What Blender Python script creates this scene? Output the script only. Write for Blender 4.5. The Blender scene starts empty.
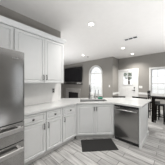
import bpy, bmesh, math, random
from mathutils import Vector, Matrix
random.seed(7)
C = bpy.context.scene.collection
SC = bpy.context.scene
PI = math.pi

# ------------------------------------------------------------------ camera, world, lights, exposure
cam = bpy.data.cameras.new('camera'); cam_o = bpy.data.objects.new('camera', cam); C.objects.link(cam_o)
cam_o.location = (0, 0, 1.42); cam_o.rotation_euler = (PI/2, 0, math.radians(42))
cam.sensor_width = 36; cam.lens = 36*103/165; cam.clip_start = 0.05
SC.camera = cam_o
w = bpy.data.worlds.new('daylight'); SC.world = w; w.use_nodes = True
bg = w.node_tree.nodes['Background']
bg.inputs[0].default_value = (0.94, 0.97, 1.0, 1); bg.inputs[1].default_value = 0.62
vs = SC.view_settings
vs.view_transform = 'Standard'; vs.look = 'None'; vs.gamma = 1; vs.use_curve_mapping = False
vs.exposure = 1.05
CAN_POWER = 5.0
def uplight(name, loc, size, watts):   # added unseen fill aimed at the ceiling, standing in for a flash
    l = bpy.data.lights.new(name, 'AREA'); l.shape = 'DISK'; l.size = size; l.energy = watts; l.color = (.97, .98, 1); l.spread = math.radians(150)
    o = bpy.data.objects.new(name, l); C.objects.link(o); o.location = loc; o.rotation_euler = (PI, 0, 0)
uplight('fill_uplight', (1.0, 0.3, 0.4), 1.8, 33)
uplight('fill_uplight', (1.2, 3.8, 0.3), 2.4, 36)
uplight('fill_uplight', (-4.7, 2.4, 0.3), 3.0, 36)

# ------------------------------------------------------------------ materials
def mat(name, col, rough=0.5, metal=0.0, var=0.04, scale=18.0, emit=None, spec=None, stretch=(1, 1, 1)):
    m = bpy.data.materials.new(name); m.use_nodes = True
    nt = m.node_tree; b = nt.nodes['Principled BSDF']
    tc = nt.nodes.new('ShaderNodeTexCoord'); mp = nt.nodes.new('ShaderNodeMapping')
    mp.inputs['Scale'].default_value = stretch
    nz = nt.nodes.new('ShaderNodeTexNoise'); nz.inputs['Scale'].default_value = scale; nz.inputs['Detail'].default_value = 3
    rp = nt.nodes.new('ShaderNodeValToRGB')
    rp.color_ramp.elements[0].position = 0.3; rp.color_ramp.elements[1].position = 0.7
    rp.color_ramp.elements[0].color = tuple(c*(1-var) for c in col)+(1,)
    rp.color_ramp.elements[1].color = tuple(min(1, c*(1+var)) for c in col)+(1,)
    L = nt.links.new
    L(tc.outputs['Object'], mp.inputs['Vector']); L(mp.outputs[0], nz.inputs['Vector'])
    L(nz.outputs['Fac'], rp.inputs[0]); L(rp.outputs[0], b.inputs['Base Color'])
    b.inputs['Roughness'].default_value = rough; b.inputs['Metallic'].default_value = metal
    if spec is not None: b.inputs['Specular IOR Level'].default_value = spec
    if emit:
        b.inputs['Emission Color'].default_value = tuple(emit[:3])+(1,); b.inputs['Emission Strength'].default_value = emit[3]
    return m

M = {}
M['paint'] = mat('taupe_wall_paint', (0.265, 0.252, 0.232), 0.7, scale=6, var=0.02)
M['ceil'] = mat('ceiling_paint', (0.68, 0.665, 0.645), 0.85, scale=8, var=0.015)
M['lowpaint'] = mat('lower_wall_paint', (0.38, 0.365, 0.345), 0.7, scale=6, var=0.02)
M['trim'] = mat('white_trim_paint', (0.70, 0.70, 0.69), 0.4, var=0.01)
M['cab'] = mat('white_cabinet_paint', (0.64, 0.648, 0.645), 0.35, var=0.012, scale=9)
M['kick'] = mat('toe_kick_paint', (0.62, 0.61, 0.59), 0.5)
M['quartz'] = mat('white_quartz', (0.57, 0.575, 0.57), 0.12, var=0.05, scale=7)
M['splash'] = mat('white_backsplash_tile', (0.74, 0.735, 0.72), 0.25, var=0.02, scale=10)
M['steel'] = mat('brushed_stainless', (0.33, 0.326, 0.32), 0.18, 0.97, var=0.05, scale=30, stretch=(1, 1, 14))
M['steel2'] = mat('bright_stainless', (0.46, 0.455, 0.45), 0.28, 0.95, var=0.03)
M['sink'] = mat('shaded_sink_steel', (0.10, 0.10, 0.10), 0.4, 0.9)  # the basin's shade is put into this darker steel colour
M['chrome'] = mat('dark_chrome', (0.16, 0.158, 0.155), 0.3, 0.9)
M['pull'] = mat('pewter_pull', (0.07, 0.068, 0.066), 0.35, 0.8)
M['black'] = mat('black_plastic', (0.012, 0.012, 0.013), 0.35)
M['screen'] = mat('black_screen', (0.006, 0.006, 0.008), 0.15)
M['gap'] = mat('dark_gap', (0.02, 0.02, 0.02), 0.6)
M['rug'] = mat('charcoal_mat', (0.015, 0.0145, 0.014), 0.9, var=0.2, scale=90)
M['wood'] = mat('espresso_wood', (0.010, 0.008, 0.007), 0.5, var=0.2, scale=12, spec=0.05)
M['stone'] = mat('grey_mosaic_stone', (0.33, 0.32, 0.305), 0.5, var=0.45, scale=28)
M['mantel'] = mat('grey_mantel', (0.03, 0.028, 0.026), 0.5)
M['fire'] = mat('firebox_black', (0.008, 0.008, 0.008), 0.7)
M['plate'] = mat('white_plate', (0.78, 0.78, 0.76), 0.35, var=0.01)
M['gplate'] = mat('grey_plate', (0.40, 0.40, 0.39), 0.35)
M['green'] = mat('green_sponge', (0.05, 0.26, 0.17), 0.9, var=0.2, scale=80)
M['ceramic'] = mat('white_ceramic', (0.86, 0.86, 0.85), 0.2, var=0.01)
M['bottle'] = mat('grey_bottle', (0.45, 0.45, 0.44), 0.15)
M['lens'] = mat('lit_diffuser', (1, 1, 1), 0.4, emit=(1.0, 0.97, 0.92, 4.0))
M['leaf'] = mat('leaf_green', (0.24, 0.27, 0.20), 0.7, var=0.4, scale=5)
M['bark'] = mat('bark', (0.10, 0.08, 0.06), 0.9, var=0.3)
M['ground'] = mat('pale_patio', (0.80, 0.79, 0.76), 0.9, var=0.05, scale=3)
M['ventdark'] = mat('vent_dark', (0.02, 0.02, 0.02), 0.7)

def glass():
    m = bpy.data.materials.new('window_glass'); m.use_nodes = True; nt = m.node_tree
    nt.nodes.remove(nt.nodes['Principled BSDF'])
    t = nt.nodes.new('ShaderNodeBsdfTransparent'); g = nt.nodes.new('ShaderNodeBsdfGlossy'); g.inputs['Roughness'].default_value = 0.02
    f = nt.nodes.new('ShaderNodeFresnel'); f.inputs[0].default_value = 1.3; mx = nt.nodes.new('ShaderNodeMixShader')
    L = nt.links.new
    L(f.outputs[0], mx.inputs[0]); L(t.outputs[0], mx.inputs[1]); L(g.outputs[0], mx.inputs[2]); L(mx.outputs[0], nt.nodes['Material Output'].inputs[0])
    return m
M['glass'] = glass()

def floor_mat():
    m = bpy.data.materials.new('wood_look_plank_tile'); m.use_nodes = True; nt = m.node_tree; b = nt.nodes['Principled BSDF']
    L = nt.links.new; N = nt.nodes.new
    tc = N('ShaderNodeTexCoord')
    br = N('ShaderNodeTexBrick'); br.offset = 0.37; br.offset_frequency = 2
    br.inputs['Scale'].default_value = 1.0; br.inputs['Brick Width'].default_value = 0.75; br.inputs['Row Height'].default_value = 0.152
    br.inputs['Mortar Size'].default_value = 0.005; br.inputs['Mortar Smooth'].default_value = 0.3
    br.inputs['Color1'].default_value = (0.0, 0.0, 0.0, 1); br.inputs['Color2'].default_value = (1, 1, 1, 1); br.inputs['Mortar'].default_value = (0.5, 0.5, 0.5, 1)
    L(tc.outputs['Object'], br.inputs['Vector'])
    mp = N('ShaderNodeMapping'); mp.inputs['Scale'].default_value = (1.6, 14, 1); L(tc.outputs['Object'], mp.inputs[0])
    nz = N('ShaderNodeTexNoise'); nz.inputs['Scale'].default_value = 1.5; nz.inputs['Detail'].default_value = 5; L(mp.outputs[0], nz.inputs['Vector'])
    ad = N('ShaderNodeMath'); ad.operation = 'MULTIPLY_ADD'; ad.inputs[1].default_value = 0.42
    L(br.outputs['Color'], ad.inputs[0]); 
    ns = N('ShaderNodeMath'); ns.operation = 'MULTIPLY_ADD'; ns.inputs[1].default_value = 1.9; ns.inputs[2].default_value = -0.66
    L(nz.outputs['Fac'], ns.inputs[0]); L(ns.outputs[0], ad.inputs[2])
    rp = N('ShaderNodeValToRGB')
    rp.color_ramp.elements[0].position = 0.05; rp.color_ramp.elements[0].color = (0.20, 0.195, 0.19, 1)
    rp.color_ramp.elements[1].position = 0.95; rp.color_ramp.elements[1].color = (0.53, 0.525, 0.515, 1)
    L(ad.outputs[0], rp.inputs[0])
    mx = N('ShaderNodeMixRGB'); mx.inputs[2].default_value = (0.12, 0.115, 0.11, 1)
    L(br.outputs['Fac'], mx.inputs[0]); L(rp.outputs[0], mx.inputs[1]); L(mx.outputs[0], b.inputs['Base Color'])
    b.inputs['Roughness'].default_value = 0.38
    return m
M['floor'] = floor_mat()

# ------------------------------------------------------------------ builders
def box(bm, x0, x1, y0, y1, z0, z1, bev=0.0):
    r = bmesh.ops.create_cube(bm, size=1.0); v = r['verts']
    for p in v:
        p.co = Vector((x0+(p.co.x+.5)*(x1-x0), y0+(p.co.y+.5)*(y1-y0), z0+(p.co.z+.5)*(z1-z0)))
    if bev:
        es = list({e for p in v for e in p.link_edges})
        bmesh.ops.bevel(bm, geom=es, offset=bev, segments=2, affect='EDGES', profile=0.6)

def prism(bm, pts, z0, z1, bev=0.0):
    a = [bm.verts.new((x, y, z0)) for x, y in pts]; b = [bm.verts.new((x, y, z1)) for x, y in pts]
    n = len(pts); fs = [bm.faces.new(a[::-1]), bm.faces.new(b)]
    for i in range(n): fs.append(bm.faces.new((a[i], a[(i+1) % n], b[(i+1) % n], b[i])))
    if bev:
        bmesh.ops.bevel(bm, geom=list({e for f in fs[:2] for e in f.edges}), offset=bev, segments=2, affect='EDGES')

def plate_hole(bm, outer, holes, thick, place):
    """flat polygon with holes, extruded by thick; place maps (u, v, depth) to a point"""
    es = []
    for loop in [outer]+holes:
        vs_ = [bm.verts.new((u, v, 0)) for u, v in loop]
        es += [bm.edges.new((vs_[i], vs_[(i+1) % len(vs_)])) for i in range(len(vs_))]
    r = bmesh.ops.triangle_fill(bm, edges=es, use_beauty=True)
    fs = [g for g in r['geom'] if isinstance(g, bmesh.types.BMFace)]
    ex = bmesh.ops.extrude_face_region(bm, geom=fs)
    for g in ex['geom']:
        if isinstance(g, bmesh.types.BMVert): g.co.z += thick
    for v in bm.verts: v.co = Vector(place(v.co.x, v.co.y, v.co.z))

def tube(bm, pts, r, n=10):
    pts = [Vector(p) for p in pts]; rings = []
    for i, p in enumerate(pts):
        d = (pts[min(i+1, len(pts)-1)]-pts[max(i-1, 0)]).normalized()
        up = Vector((0, 0, 1)) if abs(d.z) < .95 else Vector((1, 0, 0))
        s = d.cross(up).normalized(); t = s.cross(d)
        rr = r[i] if isinstance(r, (list, tuple)) else r
        rings.append([bm.verts.new(p+s*rr*math.cos(2*PI*k/n)+t*rr*math.sin(2*PI*k/n)) for k in range(n)])
    for a, b in zip(rings, rings[1:]):
        for k in range(n): bm.faces.new((a[k], a[(k+1) % n], b[(k+1) % n], b[k]))
    bm.faces.new(rings[0][::-1]); bm.faces.new(rings[-1])

def lathe(bm, prof, n=24, c=(0, 0)):
    rings = [[bm.verts.new((c[0]+r*math.cos(2*PI*k/n), c[1]+r*math.sin(2*PI*k/n), z)) for k in range(n)] for r, z in prof]
    for a, b in zip(rings, rings[1:]):
        for k in range(n): bm.faces.new((a[k], a[(k+1) % n], b[(k+1) % n], b[k]))
    bm.faces.new(rings[0][::-1]); bm.faces.new(rings[-1])

def obj(name, bm, m, parent=None, loc=None, smooth=False, rotz=0):
    bmesh.ops.recalc_face_normals(bm, faces=bm.faces[:])
    me = bpy.data.meshes.new(name); bm.to_mesh(me); bm.free()
    me.materials.append(m)
    if any(p.use_smooth for p in me.polygons): me.set_sharp_from_angle(angle=math.radians(35))
    if smooth:
        for p in me.polygons: p.use_smooth = True
    o = bpy.data.objects.new(name, me); C.objects.link(o)
    if parent: o.parent = parent
    if loc: o.location = loc
    if rotz: o.rotation_euler = (0, 0, rotz)
    return o
def B(): return bmesh.new()
def boxo(name, m, parent, *a, **k):
    bm = B(); box(bm, *a, **k); return obj(name, bm, m, parent)
def tag(o, label, cat, group=None):
    o['label'] = label; o['category'] = cat
    if group: o['group'] = group
    return o
def thing(name, label, cat, loc=(0, 0, 0), rotz=0.0, group=None):
    o = bpy.data.objects.new(name, None); C.objects.link(o); o.empty_display_size = 0.1
    o.location = loc; o.rotation_euler = (0, 0, rotz)
    return tag(o, label, cat, group)
def struct(name, bm, m, label=None, cat=None):
    o = obj(name, bm, m); o['kind'] = 'structure'
    if label: o['label'] = label; o['category'] = cat
    return o
def sbox(name, m, *a, label=None, cat=None, **k):
    bm = B(); box(bm, *a, **k); return struct(name, bm, m, label, cat)
def dup(root, loc, rotz, label, group=None):
    r = root.copy(); C.objects.link(r); r.location = loc; r.rotation_euler = (0, 0, rotz)
    r['label'] = label
    if group: r['group'] = group
    for ch in list(root.children):
        c = ch.copy(); C.objects.link(c); c.parent = r
        for g in list(ch.children):
            d = g.copy(); C.objects.link(d); d.parent = c
    return r

# ------------------------------------------------------------------ the setting
CZ = 2.84
sbox('floor', M['floor'], -7.0, 3.4, -2.6, 6.22, -0.08, 0.0, label='pale grey wood-look plank tile floor of the whole room', cat='floor')
sbox('ceiling', M['ceil'], -7.0, 3.4, -2.6, 6.22, CZ, CZ+0.1, label='flat off-white painted ceiling with recessed lights', cat='ceiling')
sbox('ground', M['ground'], -30, 30, 6.5, 60, -0.3, -0.2, label='pale patio ground outside the far door', cat='ground')
LW = -2.38
sbox('wall_left', M['paint'], LW-0.12, LW, -2.6, 1.73, 0, CZ, label='taupe kitchen wall behind the left cabinets and fridge', cat='wall')
sbox('wall_living', M['paint'], -7.0, -6.9, -2.6, 5.3, 0, CZ, label='taupe side wall at the far left of the living area', cat='wall')

def arch_pts(x0, x1, zb, zs, n=20):
    cx = (x0+x1)/2; r = (x1-x0)/2
    return [(x0, zb), (x1, zb)]+[(cx+r*math.cos(PI*k/n), zs+r*math.sin(PI*k/n)) for k in range(n+1)]
AX0, AX1, AZB, AZS = -4.12, -3.25, 0.66, 1.99
bm = B(); plate_hole(bm, [(-6.9, 0), (-2.55, 0), (-2.55, CZ), (-6.9, CZ)], [arch_pts(AX0, AX1, AZB, AZS)], 0.12, lambda u, v, d: (u, 5.3+d, v))
struct('wall_arched_window', bm, M['paint'], 'taupe living room wall around the arched window', 'wall')
sbox('wall_return', M['paint'], -2.67, -2.55, 5.42, 6.1, 0, CZ, label='short pale return wall between arched window and white door', cat='wall')
DX0, DX1, DZ = -2.47, -1.55, 2.09
WX0, WX1, WZ0, WZ1 = -0.90, 0.75, 0.84, 2.09
bm = B(); plate_hole(bm, [(-2.67, 0), (DX0, 0), (DX0, DZ), (DX1, DZ), (DX1, 0), (3.4, 0), (3.4, CZ), (-2.67, CZ)],
                     [[(WX0, WZ0), (WX1, WZ0), (WX1, WZ1), (WX0, WZ1)]], 0.12, lambda u, v, d: (u, 6.1+d, v))
struct('wall_back', bm, M['paint'], 'taupe far wall holding the white door and wide window', 'wall')
# unseen right wall; its wide opening is added to let daylight in
bm = B(); plate_hole(bm, [(-2.6, 0), (6.1, 0), (6.1, CZ), (-2.6, CZ)], [[(2.6, 0.3), (5.6, 0.3), (5.6, 2.4), (2.6, 2.4)]], 0.1, lambda u, v, d: (3.3+d, u, v))
struct('wall_right', bm, M['paint'], 'taupe right wall with wide opening added for daylight', 'wall')

bm = B(); plate_hole(bm, [(LW, 0), (-1.2, 0), (-1.2, 2.2), (2.4, 2.2), (2.4, 0), (3.4, 0), (3.4, CZ), (LW, CZ)], [], 0.1, lambda u, v, d: (u, -2.7+d, v))
struct('wall_rear', bm, M['paint'], 'taupe rear kitchen wall with a wide opening added for daylight', 'wall')  # unseen wall added to cut the daylight fill to one opening
# wainscot, chair rail, baseboards
sbox('wall_lower_back', M['lowpaint'], DX1+0.09, 3.3, 6.09, 6.1, 0.1, 0.79, label='paler lower wall below the chair rail', cat='wall')
bm = B(); box(bm, DX1+0.09, WX0-0.075, 6.07, 6.1, 0.79, 0.90, .006); struct('trim_1', bm, M['trim'], 'white chair rail beside the white door', 'trim')
bm = B(); box(bm, -2.55, -2.525, 5.3, 6.09, 0.74, 0.85, .006); struct('trim_2', bm, M['trim'], 'white chair rail on the short return wall', 'trim')
sbox('baseboard_back', M['trim'], DX1+0.09, 3.3, 6.07, 6.09, 0, 0.12)
sbox('baseboard_living', M['trim'], -4.8, -2.55, 5.28, 5.3, 0, 0.12)
sbox('baseboard_return', M['trim'], -2.55, -2.53, 5.3, 6.09, 0, 0.12)

# peninsula half wall (under the worktop's bar side)
bm = B(); prism(bm, [(-1.09, 3.10), (-0.545, 3.10), (-0.545, 3.24), (-1.09, 3.24)], 0, 0.879)
struct('wall_peninsula', bm, M['cab'], 'half wall carrying the bar side of the worktop', 'wall')
bm = B(); box(bm, -0.545, -0.53, 3.085, 3.255, 0, 0.13, .004); box(bm, -0.70, -0.545, 3.24, 3.255, 0, 0.13)
struct('baseboard_peninsula', bm, M['trim'], 'white baseboard wrapping the end of the half wall', 'baseboard')

# ---- arched window
wn = bpy.data.objects.new('window_1', None); C.objects.link(wn); wn['kind'] = 'structure'; wn.location = ((AX0+AX1)/2, 5.3, AZB)
wn['label'] = 'white arched window with sunburst top in living room wall'; wn['category'] = 'window'
def at_window(bm, o):  # vertices written in world space, moved to the window's own frame
    for v in bm.verts: v.co -= o.location
ow, oz = 0.06, 0.0
bm = B(); plate_hole(bm, arch_pts(AX0-ow, AX1+ow, AZB-0.02, AZS), [arch_pts(AX0+.001, AX1-.001, AZB+.001, AZS)], 0.03, lambda u, v, d: (u, 5.269+d, v))
at_window(bm, wn); obj('casing', bm, M['trim'], wn)
bm = B(); plate_hole(bm, arch_pts(AX0+.002, AX1-.002, AZB+.002, AZS), [arch_pts(AX0+.05, AX1-.05, AZB+.05, AZS)], 0.05, lambda u, v, d: (u, 5.33+d, v))
at_window(bm, wn); obj('window_frame', bm, M['trim'], wn)
bm = B(); box(bm, AX0+.003, AX1-.003, 5.31, 5.38, AZS-.05, AZS+.03)
at_window(bm, wn); obj('transom_bar', bm, M['trim'], wn)
bm = B(); cx = (AX0+AX1)/2; r = (AX1-AX0)/2-.04
for k in range(1, 6):
    a = PI*k/6; tube(bm, [(cx+.1*math.cos(a), 5.355, AZS+.1*math.sin(a)), (cx+r*math.cos(a), 5.355, AZS+r*math.sin(a))], .009, 6)
tube(bm, [(cx+.12*math.cos(PI*k/12), 5.355, AZS+.12*math.sin(PI*k/12)) for k in range(13)], .012, 6)
for k in (1, 2):
    x = AX0+(AX1-AX0)*k/3; box(bm, x-.014, x+.014, 5.345, 5.365, AZB+.05, AZS-.05)
for z in (AZB+.36, AZB+.98):
    box(bm, AX0+.05, AX1-.05, 5.346, 5.364, z-.014, z+.014)
box(bm, AX0+.05, AX1-.05, 5.335, 5.375, AZB+.64, AZB+.70)
at_window(bm, wn); obj('muntins', bm, M['trim'], wn)
bm = B(); prism(bm, [(u, v) for u, v in arch_pts(AX0+.04, AX1-.04, AZB+.04, AZS)], 0, 0.004)
for v in bm.verts: v.co = Vector((v.co.x, 5.352+v.co.z, v.co.y))
at_window(bm, wn); obj('pane', bm, M['glass'], wn)
bm = B(); box(bm, AX0-.09, AX1+.09, 5.24, 5.3, AZB-.05, AZB-.02, .006); at_window(bm, wn); obj('window_sill', bm, M['trim'], wn)

# ---- wide window right
wn = bpy.data.objects.new('window_2', None); C.objects.link(wn); wn['kind'] = 'structure'; wn.location = ((WX0+WX1)/2, 6.1, WZ0)
wn['label'] = 'wide white double-hung window behind the dark table'; wn['category'] = 'window'
bm = B(); c = .07
plate_hole(bm, [(WX0-c, WZ0-c), (WX1+c, WZ0-c), (WX1+c, WZ1+c), (WX0-c, WZ1+c)], [[(WX0, WZ0), (WX1, WZ0), (WX1, WZ1), (WX0, WZ1)]], .03, lambda u, v, d: (u, 6.069+d, v))
at_window(bm, wn); obj('casing', bm, M['trim'], wn)
wm = (WX0+WX1)/2
for (a0, a1) in ((WX0, wm), (wm, WX1)):
    bm = B(); zm = 1.36
    plate_hole(bm, [(a0+.001, WZ0+.001), (a1-.001, WZ0+.001), (a1-.001, WZ1-.001), (a0+.001, WZ1-.001)],
               [[(a0+.05, WZ0+.05), (a1-.05, WZ0+.05), (a1-.05, zm-.03), (a0+.05, zm-.03)], [(a0+.05, zm+.03), (a1-.05, zm+.03), (a1-.05, WZ1-.05), (a0+.05, WZ1-.05)]],
               .05, lambda u, v, d: (u, 6.12+d, v))
    at_window(bm, wn); s = obj('sash', bm, M['trim'], wn)
    bm = B()
    for k in (1, 2):
        x = a0+(a1-a0)*k/3; box(bm, x-.013, x+.013, 6.135, 6.155, WZ0+.05, WZ1-.05)
    for z in ((WZ0+zm)/2, (WZ1+zm)/2): box(bm, a0+.05, a1-.05, 6.136, 6.154, z-.013, z+.013)
    at_window(bm, wn); obj('muntins', bm, M['trim'], s)
    bm = B(); box(bm, a0+.04, a1-.04, 6.143, 6.147, WZ0+.04, WZ1-.04); at_window(bm, wn); obj('pane', bm, M['glass'], s)

# ---- white door with glazed upper half
dn = bpy.data.objects.new('door_1', None); C.objects.link(dn); dn['kind'] = 'structure'; dn.location = ((DX0+DX1)/2, 6.1, 0)
dn['label'] = 'white back door with glazed upper half and dark deadbolt'; dn['category'] = 'door'
bm = B(); c = .085
pts = [(DX0-c+.005, 0), (DX0, 0), (DX0, DZ), (DX1, DZ), (DX1, 0), (DX1+c, 0), (DX1+c, DZ+c), (DX0-c+.005, DZ+c)]
plate_hole(bm, pts, [], .025, lambda u, v, d: (u, 6.074+d, v)); at_window(bm, dn); obj('casing', bm, M['trim'], dn)
GX0, GX1, GZ0, GZ1 = -2.27, -1.77, 1.30, 2.00
bm = B(); plate_hole(bm, [(DX0+.004, .01), (DX1-.004, .01), (DX1-.004, DZ-.004), (DX0+.004, DZ-.004)],
                     [[(GX0, GZ0), (GX1, GZ0), (GX1, GZ1), (GX0, GZ1)]], .045, lambda u, v, d: (u, 6.11+d, v))
at_window(bm, dn); obj('door_slab', bm, M['trim'], dn)
bm = B(); box(bm, GX0+.002, GX1-.002, 6.128, 6.132, GZ0+.002, GZ1-.002); at_window(bm, dn); g = obj('pane', bm, M['glass'], dn)
bm = B(); plate_hole(bm, [(GX0-.03, GZ0-.03), (GX1+.03, GZ0-.03), (GX1+.03, GZ1+.03), (GX0-.03, GZ1+.03)], [[(GX0+.012, GZ0+.012), (GX1-.012, GZ0+.012), (GX1-.012, GZ1-.012), (GX0+.012, GZ1-.012)]], .014, lambda u, v, d: (u, 6.095+d, v))
xm = (GX0+GX1)/2; box(bm, xm-.011, xm+.011, 6.112, 6.127, GZ0, GZ1)
for k in (1, 2): z = GZ0+(GZ1-GZ0)*k/3; box(bm, GX0, GX1, 6.113, 6.126, z-.011, z+.011)
at_window(bm, dn); obj('glazing_bars', bm, M['trim'], dn)
for (x0, x1) in ((DX0+.13, xm-.03), (xm+.03, DX1-.13)):
    bm = B(); box(bm, x0, x1, 6.100, 6.111, .24, 1.12, .006); box(bm, x0+.04, x1-.04, 6.094, 6.101, .28, 1.08, .004); at_window(bm, dn); obj('door_panel', bm, M['trim'], dn)
bm = B(); lathe(bm, [(.033, 0), (.033, .018), (.02, .024), (.012, .03)], 16)
for v in bm.verts: v.co = Vector((v.co.x-1.665, 6.11-v.co.z, v.co.y+1.13))
at_window(bm, dn); obj('deadbolt', bm, M['black'], dn)
bm = B(); lathe(bm, [(.034, 0), (.034, .015), (.013, .02), (.013, .05)], 16)
for v in bm.verts: v.co = Vector((v.co.x-1.665, 6.11-v.co.z, v.co.y+0.985))
box(bm, -1.78, -1.65, 6.05, 6.068, .972, .998, .006); at_window(bm, dn); obj('door_handle', bm, M['black'], dn)

# ------------------------------------------------------------------ cabinetry
def door_mesh(w_, h_, t=.02, stile=.058):
    bm = B(); box(bm, 0, w_, -t, 0, 0, h_)
    bm.faces.ensure_lookup_table()
    f = min(bm.faces, key=lambda q: q.calc_center_median().y)
    if min(w_, h_) < .2: stile = .034
    bmesh.ops.recalc_face_normals(bm, faces=bm.faces[:])
    bmesh.ops.inset_region(bm, faces=[f], thickness=.003, depth=.003)
    bmesh.ops.inset_region(bm, faces=[f], thickness=stile, depth=0)
    bmesh.ops.inset_region(bm, faces=[f], thickness=.005, depth=-.014)
    bmesh.ops.inset_region(bm, faces=[f], thickness=.010, depth=0)
    bmesh.ops.inset_region(bm, faces=[f], thickness=.022 if min(w_, h_) > .2 else .010, depth=.010)
    return bm
def handle_mesh(l=.11):
    bm = B(); tube(bm, [(0, -.028, -l/2), (0, -.031, -l/4), (0, -.032, 0), (0, -.031, l/4), (0, -.028, l/2)], [.0065, .007, .008, .007, .0065], 8)
    for z in (-l/2+.012, l/2-.012): tube(bm, [(0, 0, z), (0, -.029, z)], .005, 8)
    return bm
def knob_mesh():
    bm = B(); lathe(bm, [(.008, 0), (.006, .006), (.006, .016), (.015, .022), (.016, .028), (.010, .033)], 16)
    for v in bm.verts: v.co = Vector((v.co.x*1.35, -v.co.z, v.co.y))
    return bm
def add_door(parent, x, z, w_, h_, hx=None, hz=None):
    d = obj('door', door_mesh(w_, h_), M['cab'], parent, loc=(x, 0, z))
    if hx is not None: obj('handle', handle_mesh(), M['pull'], d, loc=(hx, -.022, hz), smooth=True)
    return d
def add_drawer(parent, x, z, w_, h_):
    d = obj('drawer', door_mesh(w_, h_), M['cab'], parent, loc=(x, 0, z))
    obj('knob', knob_mesh(), M['pull'], d, loc=(w_/2, -.022, h_/2), smooth=True)
    return d

BF = -1.83   # face of the left base run
R90 = PI/2
def base_unit(y0, y1, side, label):
    w_ = y1-y0
    t = thing('base_cabinet', label, 'cabinet', (BF, y0, 0), R90, 'white base cabinets along the left wall')
    boxo('cabinet_body', M['cab'], t, .001, w_-.001, .0, .535, .10, .878)
    boxo('toe_kick', M['kick'], t, .001, w_-.001, .06, .5, 0, .10)
    add_drawer(t, .012, .705, w_-.024, .16)
    dw = w_-.024
    add_door(t, .012, .112, dw, .58, (dw-.03) if side == 'r' else .03, .50)
base_unit(0.50, 0.983, 'r', 'white base cabinet nearest the fridge with drawer and one door')
base_unit(0.983, 1.366, 'l', 'white base cabinet in the middle of the left run')
base_unit(1.366, 1.795, 'l', 'white base cabinet of the left run next to the sink corner')

# corner sink cabinet
DL = .67*math.sqrt(2)
t = thing('sink_cabinet', 'white diagonal corner cabinet with two tall doors under the sink', 'cabinet', (BF, 1.80, 0), PI/4)
Rm = Matrix.Rotation(-PI/4, 3, 'Z')
def loc45(p): v = Rm @ Vector((p[0]-BF, p[1]-1.80, 0)); return (v.x, v.y)
bm = B(); prism(bm, [loc45(p) for p in [(-1.83, 1.80), (-1.161, 2.469), (-1.161, 3.03), (-2.33, 1.86), (-2.33, 1.80)]], .10, .60)
box(bm, 0, DL-.001, 0, .025, .60, .878)
obj('cabinet_body', bm, M['cab'], t)
boxo('toe_kick', M['kick'], t, -.0, DL, .055, .075, 0, .10)
dw = (DL-.05)/2
add_door(t, .023, .112, dw, .755, dw-.028, .655)
add_door(t, .027+dw, .112, dw, .755, .028, .655)

# dishwasher
PF = 2.47
t = thing('dishwasher', 'stainless steel dishwasher with bar handle built into the peninsula', 'dishwasher', (-1.145, PF, 0))
W = .563
boxo('tub', M['gap'], t, .004, W-.004, .012, .56, .06, .872)
boxo('toe_kick', M['gap'], t, .004, W-.004, .03, .5, 0, .06)
bm = B(); box(bm, .006, W-.006, -.022, .012, .085, .838, .006); obj('door', bm, M['steel'], t)
bm = B(); box(bm, .006, W-.006, -.016, .012, .842, .868, .003); obj('control_strip', bm, M['black'], t)
bm = B(); tube(bm, [(.035, -.062, .775), (W-.035, -.062, .775)], .012, 12)
for x in (.06, W-.06): tube(bm, [(x, -.02, .775), (x, -.062, .775)], .008, 8)
obj('handle', bm, M['steel2'], t, smooth=True)
# filler and end panel
tag(boxo('filler_panel', M['cab'], None, -1.159, -1.146, PF, PF+.56, .0, .878), 'narrow white filler strip between sink cabinet and dishwasher', 'panel')
e = thing('end_panel', 'white finished end panel right of the dishwasher', 'panel', (-.58, PF, 0))
boxo('panel', M['cab'], e, 0, .028, -.01, .628, 0, .878)
bm = B(); box(bm, .028, .040, -.012, .614, 0, .09, .003); obj('base_molding', bm, M['trim'], e)

# worktop with the sink cut out
CT = [(-2.378, .50), (-1.80, .50), (-1.80, 1.788), (-1.148, 2.44), (-.52, 2.44), (-.52, 3.6), (-1.10, 3.6), (-2.66, 2.04), (-2.66, 1.735), (-2.378, 1.735)]
dc = Vector((-1.495, 2.135)); uu = Vector((.7071, .7071)); nn = Vector((-.7071, .7071))
def dg(l, n_): p = dc+uu*l+nn*n_; return (p.x, p.y)
S0, S1, SH = .13, .50, .37
hole = [dg(-SH, S0), dg(SH, S0), dg(SH, S1), dg(-SH, S1)]
bm = B(); plate_hole(bm, CT, [hole], .04, lambda u, v, d: (u, v, .88+d))
tag(obj('countertop', bm, M['quartz']), 'white quartz worktop running along the wall and round the peninsula', 'countertop')

# undermount sink
t = thing('kitchen_sink', 'stainless undermount sink set in the diagonal corner of the white worktop', 'sink', (dc.x, dc.y, .65), PI/4)
bm = B(); T = .008
box(bm, -SH-.0, SH, S0, S1, 0, T); box(bm, -SH-.01, -SH+.0, S0-.01, S1+.01, 0, .228); box(bm, SH, SH+.01, S0-.01, S1+.01, 0, .228)
box(bm, -SH, SH, S0-.01, S0, 0, .228); box(bm, -SH, SH, S1, S1+.01, 0, .228)
obj('basin', bm, M['sink'], t)
bm = B(); lathe(bm, [(.045, T), (.045, T+.004), (.03, T+.002)], 20, (0, (S0+S1)/2)); obj('drain', bm, M['chrome'], t)

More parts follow.
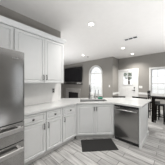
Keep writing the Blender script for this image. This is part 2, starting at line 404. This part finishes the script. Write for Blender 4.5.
# faucet
fx, fy = dg(-.075, .575)
t = thing('faucet', 'tall dark gooseneck kitchen faucet behind the sink', 'faucet', (fx, fy, .921), PI/4)
bm = B(); lathe(bm, [(.034, 0), (.034, .008), (.029, .014), (.027, .15), (.018, .17)], 20); obj('base', bm, M['chrome'], t, smooth=True)
bm = B(); pts = [(0, 0, .11), (0, 0, .30)]+[(0, -.075+.075*math.cos(PI*k/10), .34+.085*math.sin(PI*k/10)) for k in range(0, 10)]+[(0, -.15, .33)]
tube(bm, pts, .014, 12); obj('spout', bm, M['chrome'], t, smooth=True)
bm = B(); tube(bm, [(0, -.15, .335), (0, -.152, .30), (0, -.155, .23)], [.016, .019, .021], 12); obj('spray_head', bm, M['chrome'], t, smooth=True)
bm = B(); tube(bm, [(.02, 0, .085), (.045, 0, .088), (.10, -.01, .115)], [.010, .008, .006], 10); obj('lever', bm, M['chrome'], t, smooth=True)

# things by the sink
x, y = dg(.02, .655)
t = thing('canister', 'white ceramic canister standing just right of the faucet', 'canister', (x, y, .921))
bm = B(); lathe(bm, [(.044, 0), (.050, .006), (.052, .14), (.046, .15)], 24); obj('body', bm, M['ceramic'], t, smooth=True)
bm = B(); lathe(bm, [(.048, .150), (.049, .162), (.02, .172), (.012, .178), (.012, .192)], 24); obj('lid', bm, M['ceramic'], t, smooth=True)
def pump(l, n_, h, label):
    x, y = dg(l, n_)
    t = thing('soap_dispenser', label, 'dispenser', (x, y, .921), PI/4, 'soap dispensers behind the sink')
    bm = B(); lathe(bm, [(.026, 0), (.029, .006), (.028, h*.55), (.012, h*.66), (.012, h*.7)], 20); obj('bottle', bm, M['bottle'], t, smooth=True)
    bm = B(); lathe(bm, [(.014, h*.7), (.014, h*.76), (.006, h*.77), (.006, h*.97)], 14); tube(bm, [(0, .006, h*.97), (0, -.045, h*.96)], .006, 8); obj('pump', bm, M['pull'], t, smooth=True)
pump(.118, .64, .27, 'slim grey soap dispenser beside the white canister')
pump(.215, .64, .27, 'slim grey soap dispenser directly behind the green sponge')
x, y = dg(.255, .555)
bm = B(); box(bm, -.065, .065, -.04, .04, 0, .045, .012)
o = obj('sponge', bm, M['green'], None, loc=(x, y, .921), rotz=PI/4+.15); tag(o, 'green sponge on the back right edge of the sink', 'sponge')

# backsplash
bm = B(); box(bm, LW, LW+.012, .5, 1.73, .921, 1.398)
o = obj('backsplash', bm, M['splash']); o.name = 'backsplash'; o['kind'] = 'structure'; o['label'] = 'white backsplash panel between worktop and upper cabinets'; o['category'] = 'backsplash'
bm = B(); box(bm, LW+.012, LW+.020, 1.66, 1.728, .921, 1.398, .003); struct('trim_3', bm, M['trim'], 'white edge strip at the end of the backsplash', 'trim')
# outlet
t = thing('wall_outlet', 'grey double outlet on the white backsplash under the upper cabinet', 'outlet', (LW+.0125, 1.49, 1.21), R90)
bm = B(); box(bm, -.04, .04, -.006, 0, -.06, .06, .003); obj('cover_plate', bm, M['gplate'], t)
for z in (-.025, .025):
    bm = B(); box(bm, -.018, .018, -.010, -.005, z-.016, z+.016, .004); obj('socket', bm, M['pull'], t)

# upper cabinets
UF = -2.06; UZ0, UZ1 = 1.40, 2.365
t = thing('wall_cabinet', 'tall white double-door wall cabinet above the worktop', 'cabinet', (UF, .525, UZ0), R90, 'white wall cabinets')
W = 1.055
boxo('cabinet_body', M['cab'], t, 0, W, 0, .315, 0, UZ1-UZ0)
hh = UZ1-UZ0-.03
add_door(t, .006, .015, .545, hh, .545-.03, .11)
add_door(t, .557, .015, .49, hh, .03, .11)
t = thing('wall_cabinet', 'short white wall cabinet above the fridge', 'cabinet', (UF, -.45, 1.86), R90, 'white wall cabinets')
boxo('cabinet_body', M['cab'], t, 0, .972, 0, .315, 0, UZ1-1.86)
add_door(t, .006, .015, .476, .475, .446, .08); add_door(t, .488, .015, .476, .475, .03, .08)
# crown
prof = [(0, 2.365), (.010, 2.365), (.014, 2.385), (.028, 2.410), (.038, 2.426), (.044, 2.438), (.044, 2.455), (0, 2.455)]
bm = B(); y0, y1 = -.45, 1.58
A = [bm.verts.new((UF+.02+o_, y0, z)) for o_, z in prof]
Bv = [bm.verts.new((UF+.02+o_, y1+o_, z)) for o_, z in prof]
D = [bm.verts.new((LW+.0, y1+o_, z)) for o_, z in prof]
n = len(prof)
for P, Q in ((A, Bv), (Bv, D)):
    for k in range(n): bm.faces.new((P[k], P[(k+1) % n], Q[(k+1) % n], Q[k]))
bm.faces.new(A); bm.faces.new(D)
struct('trim_4', bm, M['cab'], 'white crown molding along the top of the wall cabinets', 'trim')
bm = B(); box(bm, LW+.001, UF+.02, -.45, 1.58, 2.366, 2.385); struct('trim_5', bm, M['cab'], 'white top board behind the crown molding', 'trim')

# ------------------------------------------------------------------ refrigerator
t = thing('refrigerator', 'stainless french-door refrigerator with two bottom drawers at the left', 'refrigerator', (-1.38, -.43, 0), R90)
W = .90
boxo('cabinet_body', M['gap'], t, .004, W-.004, .085, .93, .04, 1.775)
def bowed(x0, x1, z0, z1, c0, c1):
    """a door front whose face bows gently over the whole fridge width c0..c1"""
    bm = B(); n = 14; cm = (c0+c1)/2; hw = (c1-c0)/2
    pts = []
    for k in range(n+1):
        x = x0+(x1-x0)*k/n; q = (x-cm)/hw
        yb = -.030*(1-q*q)
        e = min(x-x0, x1-x); 
        pts.append((x, yb))
    pts[0] = (x0, pts[0][1]+.02); pts[-1] = (x1, pts[-1][1]+.02)
    pts.insert(1, (x0+.006, -.030*(1-((x0+.006-cm)/hw)**2)+.005)); pts.insert(-1, (x1-.006, -.030*(1-((x1-.006-cm)/hw)**2)+.005))
    pts += [(x1, .08), (x0, .08)]
    prism(bm, pts, z0, z1, .004)
    for f in bm.faces: f.smooth = abs(f.normal.z) < .5 and f.calc_center_median().y < .03
    return bm
dl = obj('door', bowed(0, W/2-.002, .956, 1.79, 0, W), M['steel'], t)
dr = obj('door', bowed(W/2+.002, W, .956, 1.79, 0, W), M['steel'], t)
for d, x in ((dl, W/2-.05), (dr, W/2+.05)):
    bm = B(); tube(bm, [(x, -.07, 1.04), (x, -.075, 1.35), (x, -.07, 1.68)], .013, 12)
    for z in (1.07, 1.65): tube(bm, [(x, -.01, z), (x, -.07, z)], .009, 8)
    obj('handle', bm, M['steel2'], d, smooth=True)
for z0, z1, hz in ((.722, .947, .890), (.06, .713, .652)):
    d = obj('drawer', bowed(0, W, z0, z1, 0, W), M['steel'], t)
    bm = B(); n = 12
    xs = [.04+(W-.08)*k/n for k in range(n+1)]
    bb = B()
    pf = [(-.016, -.022), (.004, -.022), (.010, -.010), (.010, .012), (-.006, .022), (-.016, .016)]
    rings = []
    for x in xs:
        yb = -.030*(1-((x-W/2)/(W/2))**2)-.055
        rings.append([bb.verts.new((x, yb+a_, hz+b_)) for a_, b_ in pf])
    for P, Q in zip(rings, rings[1:]):
        for k in range(len(pf)): bb.faces.new((P[k], P[(k+1) % len(pf)], Q[(k+1) % len(pf)], Q[k]))
    bb.faces.new(rings[0]); bb.faces.new(rings[-1])
    for x in (.07, W-.07): box(bb, x-.015, x+.015, -.06, .005, hz-.012, hz+.012)
    bm.free(); obj('handle', bb, M['steel2'], d)
# small raised badge on the right door
bm = B()
for k in range(7): box(bm, .715+.016*k, .726+.016*k, -.0155, -.0085, 1.695, 1.707)
obj('badge', bm, M['steel2'], dr)

# ------------------------------------------------------------------ ceiling fittings
def can(x, y, label, k_=1.0):
    t = thing('ceiling_light', label, 'ceiling light', (x, y, CZ), 0, 'recessed ceiling lights')
    bm = B(); n = 28
    prof = [(.059, -.001), (.061, -.006), (.080, -.007), (.088, -.003), (.088, -.0005)]
    rings = [[bm.verts.new((r_*math.cos(2*PI*k/n), r_*math.sin(2*PI*k/n), z)) for k in range(n)] for r_, z in prof]
    for a, b in zip(rings, rings[1:]+rings[:1]):
        for k in range(n): bm.faces.new((a[k], a[(k+1) % n], b[(k+1) % n], b[k]))
    obj('trim_ring', bm, M['trim'], t, smooth=True)
    bm = B(); lathe(bm, [(.058, -.0005), (.058, -.003), (.04, -.005)], 28); obj('diffuser', bm, M['lens'], t)
    l = bpy.data.lights.new('lamp', 'SPOT'); l.energy = CAN_POWER*10*k_; l.spot_size = math.radians(140); l.spot_blend = 0.8; l.shadow_soft_size = 0.07; l.color = (1, .97, .93)
    lo = bpy.data.objects.new('lamp', l); C.objects.link(lo); lo.parent = t; lo.location = (0, 0, -.03)
can(-1.52, 2.0, 'recessed ceiling light above the sink, nearest in view')
can(-3.55, 3.99, 'recessed ceiling light in front of the television', 2.2)
can(-1.60, 4.28, 'recessed ceiling light just left below the ceiling vent', 1.6)
can(-0.6, 0.5, 'added unseen recessed ceiling light of the kitchen above the viewer')  # added out of view for crisper shadows under the worktop
can(0.7, 1.6, 'added unseen recessed ceiling light right of the dishwasher')  # also added out of view, for contrast and a brighter floor
can(-1.58, 5.44, 'recessed ceiling light nearest the white door', 1.6)
t = thing('ceiling_vent', 'white ceiling vent with dark slots near the middle of ceiling', 'vent', (-1.07, 3.51, CZ))
bm = B(); plate_hole(bm, [(-.215, -.085), (.215, -.085), (.215, .085), (-.215, .085)], [[(a, -.06), (a+.112, -.06), (a+.112, .06), (a, .06)] for a in (-.185, -.056, .073)], .008, lambda u, v, d: (u, v, -.0085+d))
obj('frame', bm, M['trim'], t)
bm = B(); box(bm, -.19, .19, -.065, .065, -.003, -.0005); obj('duct_opening', bm, M['ventdark'], t)
t = thing('smoke_detector', 'small dark round detector on the ceiling before the arched window', 'detector', (-3.56, 4.4, CZ))
bm = B(); lathe(bm, [(.06, -.0005), (.06, -.02), (.045, -.03)], 20); obj('body', bm, M['gplate'], t)
bm = B(); lathe(bm, [(.03, -.030), (.025, -.034)], 16); obj('cap', bm, M['ventdark'], t)

# switches
def switch(x, y, z, label, n=1):
    t = thing('light_switch', label, 'switch', (x, y, z))
    w_ = .035+.023*(n-1)*2
    bm = B(); box(bm, -w_, w_, -.006, 0, -.06, .06, .003); obj('cover_plate', bm, M['plate'], t)
    for k in range(n):
        xx = (k-(n-1)/2)*.046; bm = B(); box(bm, xx-.016, xx+.016, -.010, -.005, -.033, .033, .002); obj('rocker', bm, M['trim'], t)
switch(-1.36, 6.0995, 1.18, 'white double light switch right of the white door', 2)
switch(-2.74, 5.2995, 1.22, 'white light switch on the wall right of the arched window')

# ------------------------------------------------------------------ television and fireplace
t = thing('television', 'large black flat television mounted above the fireplace', 'television', (-5.68, 5.2, 1.47))
bm = B(); box(bm, -.93, .93, -.02, .03, 0, 1.06, .006); obj('housing', bm, M['black'], t)
boxo('screen', M['screen'], t, -.915, .915, -.0225, -.019, .02, 1.045)
boxo('wall_bracket', M['black'], t, -.25, .25, .03, .0995, .3, .75)
t = thing('fireplace', 'grey mosaic fireplace with black firebox under the television', 'fireplace', (-5.66, 5.2995, 0))
bm = B(); plate_hole(bm, [(-.80, 0), (.72, 0), (.72, .98), (-.80, .98)], [[(-.56, .16), (.56, .16), (.56, .70), (-.56, .70)]], .10, lambda u, v, d: (u, -.10+d, v)); obj('surround', bm, M['stone'], t)
boxo('firebox', M['fire'], t, -.559, .559, -.02, -.005, .161, .699)
bm = B(); box(bm, -.95, .90, -.17, 0, 1.29, 1.35, .008); obj('mantel_shelf', bm, M['mantel'], t)
boxo('hearth', M['stone'], t, -.9, .82, -.45, -.101, 0, .05)
tb = thing('soundbar', 'black soundbar lying on the mantel under the television', 'soundbar', (-5.85, 5.2, 1.351))
bm = B(); box(bm, -.5, .45, -.045, .045, 0, .06, .012); obj('body', bm, M['black'], tb)
bm = B(); box(bm, -.46, .41, -.048, -.044, .012, .048); obj('grille', bm, M['gap'], tb)
tb = thing('media_box', 'small white box on the right end of the mantel', 'box', (-5.0, 5.2, 1.351))
bm = B(); box(bm, -.16, .16, -.05, .05, 0, .05, .008); obj('body', bm, M['plate'], tb)
bm = B(); box(bm, -.02, .02, -.052, -.049, .015, .03); obj('indicator', bm, M['black'], tb)

# ------------------------------------------------------------------ stools and table
def stool(label, seat_z, back_z, loc, rotz, w_=.44, d_=.38, group=None, name='bar_stool', mk=.036):
    """local frame: seat faces -y, back posts at +y"""
    t = thing(name, label, 'stool', loc, rotz, group)
    hw, hd = w_/2, d_/2; k = mk/2
    bm = B(); box(bm, -hw, hw, -hd, hd, seat_z-.045, seat_z, .012); obj('seat', bm, M['wood'], t)
    for sx in (-1, 1):
        for sy in (-1, 1):
            bm = B(); x = sx*(hw-k-.008); y = sy*(hd-k-.008); top = seat_z-.045
            box(bm, x-k, x+k, y-k, y+k, 0, top, .003)
            for v in bm.verts:
                f_ = 1-v.co.z/top; v.co.x += sx*.018*f_; v.co.y += sy*.018*f_
            obj('leg', bm, M['wood'], t)
    for (z, ax) in ((.22, 'x'), (.28, 'y')):
        for s in (-1, 1):
            bm = B()
            if ax == 'x': box(bm, -hw+mk, hw-mk, s*(hd-k-.004)-.011, s*(hd-k-.004)+.011, z, z+.03)
            else: box(bm, s*(hw-k-.004)-.011, s*(hw-k-.004)+.011, -hd+mk, hd-mk, z, z+.03)
            obj('stretcher', bm, M['wood'], t)
    if back_z:
        for sx in (-1, 1):
            bm = B(); x = sx*(hw-k-.004)
            box(bm, x-k, x+k, hd-2*k, hd, seat_z, back_z-.02, .003)
            for v in bm.verts: v.co.y += .05*max(0, v.co.z-seat_z)
            obj('back_post', bm, M['wood'], t)
        bm = B(); h = .045 if back_z < 1 else .09
        off = .05*(back_z-seat_z)
        box(bm, -hw-.012, hw+.012, hd-.040+off, hd+off+.002, back_z-h, back_z, .008); obj('back_rail', bm, M['wood'], t)
        if back_z > 1:
            for s in (.35, .55):
                z = seat_z+(back_z-seat_z)*s; bm = B(); o2 = .05*(z-seat_z)
                box(bm, -hw+mk, hw-mk, hd-.03+o2, hd-.008+o2, z-.02, z+.02); obj('back_slat', bm, M['wood'], t)
    return t
G = 'dark low-back stools at the bar side of the peninsula'
# diagonal side: back rail beyond the worktop edge, seat facing the kitchen
p = Vector((-1.49, 3.61))-Vector((-.7071, .7071))*.13
stool('dark low-back stool behind the diagonal worktop edge, before the white door', .65, .925, (p.x, p.y, 0), PI/4, .44, .30, G)
stool('dark low-back stool behind the straight worktop edge, left of the dark table', .65, .93, (-.90, 3.74, 0), 0, .44, .30, G)

# counter-height table by the window
t = thing('pub_table', 'narrow dark counter-height table before the wide window', 'table', (-.02, 4.585, 0))
TX, TY = .64, .18
bm = B(); box(bm, -TX, TX, -TY, TY, .88, .91, .006); obj('tabletop', bm, M['wood'], t)
bm = B()
for s in (-1, 1):
    box(bm, -TX+.06, TX-.06, s*(TY-.05)-.011, s*(TY-.05)+.011, .835, .88); box(bm, s*(TX-.07)-.011, s*(TX-.07)+.011, -TY+.06, TY-.06, .835, .88)
obj('apron', bm, M['wood'], t)
for sx in (-1, 1):
    for sy in (-1, 1):
        x, y = sx*(TX-.06), sy*(TY-.05); bm = B(); box(bm, x-.035, x+.035, y-.035, y+.035, 0, .879, .004); obj('leg', bm, M['wood'], t)
stool('dark backless stool tucked under the narrow dark table', .65, None, (-.405, 4.585, 0), 0, .27, .30, 'dark stools around the pub table')
stool('dark high-back stool behind the left end of the narrow dark table', .65, 1.07, (-.635, 5.05, 0), PI/2, .42, .36, 'dark stools around the pub table')

# floor mat
bm = B(); box(bm, -.385, .385, -.215, .215, 0, .012, .005)
o = obj('floor_mat', bm, M['rug'], None, loc=(-1.305, 1.985, .0005), rotz=math.radians(47))
tag(o, 'charcoal rectangular floor mat in front of the sink cabinet', 'mat')

# a tree outside the far door
t = thing('tree', 'leafy green tree outside seen through the door glass', 'tree', (-4.2, 13.0, -.2))
bm = B(); tube(bm, [(0, 0, 0), (.05, 0, 1.2), (0, .05, 2.4), (.1, 0, 3.4)], [.16, .13, .10, .05], 8); obj('trunk', bm, M['bark'], t)
bm = B()
for k in range(520):
    v = Vector((random.gauss(0, 1), random.gauss(0, 1), random.gauss(0, 1))).normalized()*random.random()**.4
    p = Vector((v.x*1.0, v.y*1.0, 2.75+v.z*.8)); s = random.uniform(.07, .14)
    a = Vector((random.gauss(0, 1), random.gauss(0, 1), random.gauss(0, 1))).normalized(); b = a.orthogonal().normalized(); 
    q = [bm.verts.new(p+a*s), bm.verts.new(p+b*s*.5), bm.verts.new(p-a*s), bm.verts.new(p-b*s*.5)]; bm.faces.new(q)
obj('foliage', bm, M['leaf'], t)
